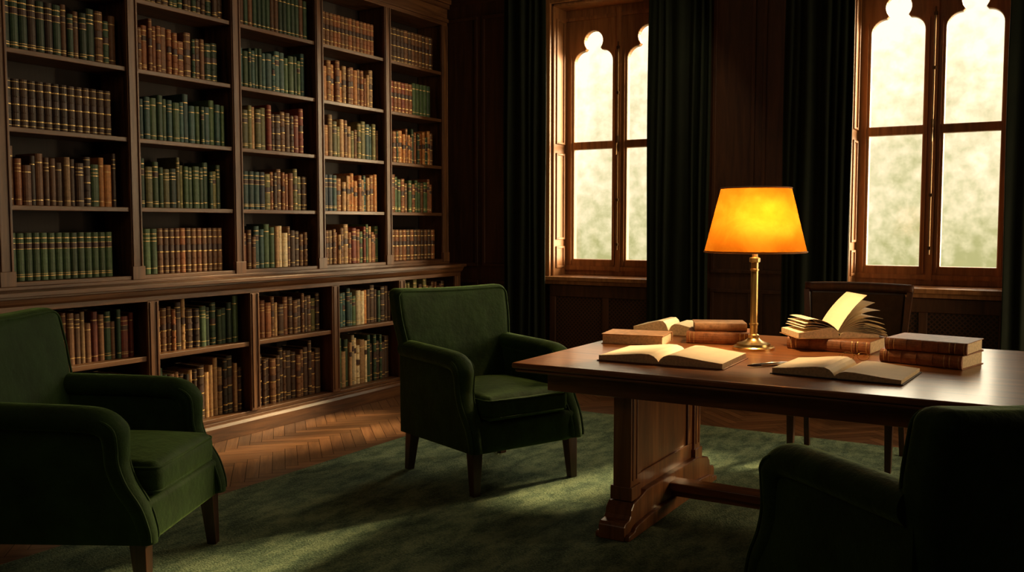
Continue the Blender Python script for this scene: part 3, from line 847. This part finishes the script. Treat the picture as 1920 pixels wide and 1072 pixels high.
mr=N(nt,'ShaderNodeMapRange'); mr.inputs[1].default_value=-.05; mr.inputs[2].default_value=.19; mr.inputs[3].default_value=.19; mr.inputs[4].default_value=-.36
L(nt,sp.outputs['Z'],mr.inputs[0])
m1=N(nt,'ShaderNodeMath',operation='MULTIPLY_ADD'); m1.inputs[1].default_value=.7; L(nt,n1.outputs[0],m1.inputs[0]); L(nt,mr.outputs[0],m1.inputs[2])
a2=N(nt,'ShaderNodeMath',operation='MULTIPLY_ADD'); a2.inputs[1].default_value=.7; L(nt,n3.outputs[0],a2.inputs[0]); L(nt,m1.outputs[0],a2.inputs[2])
col=ramp(nt,a2.outputs[0],[(.36,(1.9,1.6,1.15)),(.60,(1.25,1.08,.74)),(.76,(.94,.86,.52)),(.96,(.60,.58,.27))])
L(nt,col,bg.inputs[0]); bg.inputs[1].default_value=1.0
def sun(name,d,en,colr,ang):
    sd=bpy.data.lights.new(name,'SUN'); sd.energy=en; sd.color=colr; sd.angle=math.radians(ang)
    so=bpy.data.objects.new(name,sd); COL.objects.link(so)
    so.rotation_euler=Vector(d).to_track_quat('-Z','Y').to_euler(); so.location=(3,12,6)
e=math.radians(26)
sun('sun',(-.33*math.cos(e),-.944*math.cos(e),-math.sin(e)),11,(1,.74,.40),6)
sun('sky_fill_sun',(-.76,-.60,-.16),18,(1,.78,.48),38)  # extra soft sun added to brighten the bookcase and window reveals
sun('sky_fill_sun',(-.15,-.93,-.33),4,(1,.88,.68),60)  # wide soft sun added to strengthen the skylight entering the room
for c in WC:
    pd=bpy.data.lights.new('window_portal','AREA'); pd.shape='RECTANGLE'; pd.size=1.1; pd.size_y=2.5; pd.energy=1
    try: pd.cycles.is_portal=True
    except Exception: pass
    po=bpy.data.objects.new('window_portal',pd); COL.objects.link(po); po.location=(c,YB+T+.02,2.2); po.rotation_euler=Vector((0,-1,0)).to_track_quat('-Z','Y').to_euler()
def area(name,loc,tgt,size,en,colr):
    fd=bpy.data.lights.new(name,'AREA'); fd.size=size; fd.energy=en; fd.color=colr
    fo=bpy.data.objects.new(name,fd); COL.objects.link(fo); fo.location=loc
    fo.rotation_euler=(Vector(tgt)-Vector(loc)).to_track_quat('-Z','Y').to_euler()
area('overhead_fill',(-2.0,6.2,3.2),(-5,4.6,1.2),1.2,14,(1,.74,.44))  # added fill aimed at the book spines, no ceiling fixture behind it
area('overhead_fill',(-2.6,.8,3.5),(-2.2,7.4,1.2),1.8,7,(1,.76,.52))  # added fill from the camera side for back wall and curtains
area('side_fill',(2.45,5.3,1.7),(-3,4.3,.6),1.4,29,(1,.76,.46))  # out-of-view fill added at the right for chair fronts and bookcase
area('side_fill',(2.45,6.35,.75),(-2.0,4.3,.4),.9,60,(1,.70,.38))  # low fill added to reach the table trestle and the rug beneath
# camera
cd=bpy.data.cameras.new('camera'); cd.sensor_width=36; cd.lens=32.62; cd.clip_start=.05
co=bpy.data.objects.new('camera',cd); COL.objects.link(co); co.location=(0,0,1.45)
co.rotation_euler=(math.radians(90-3.8),0,math.radians(31)); S.camera=co
S.view_settings.view_transform='Standard'
try: S.view_settings.look='None'
except Exception as ex: print(ex)
S.view_settings.exposure=0
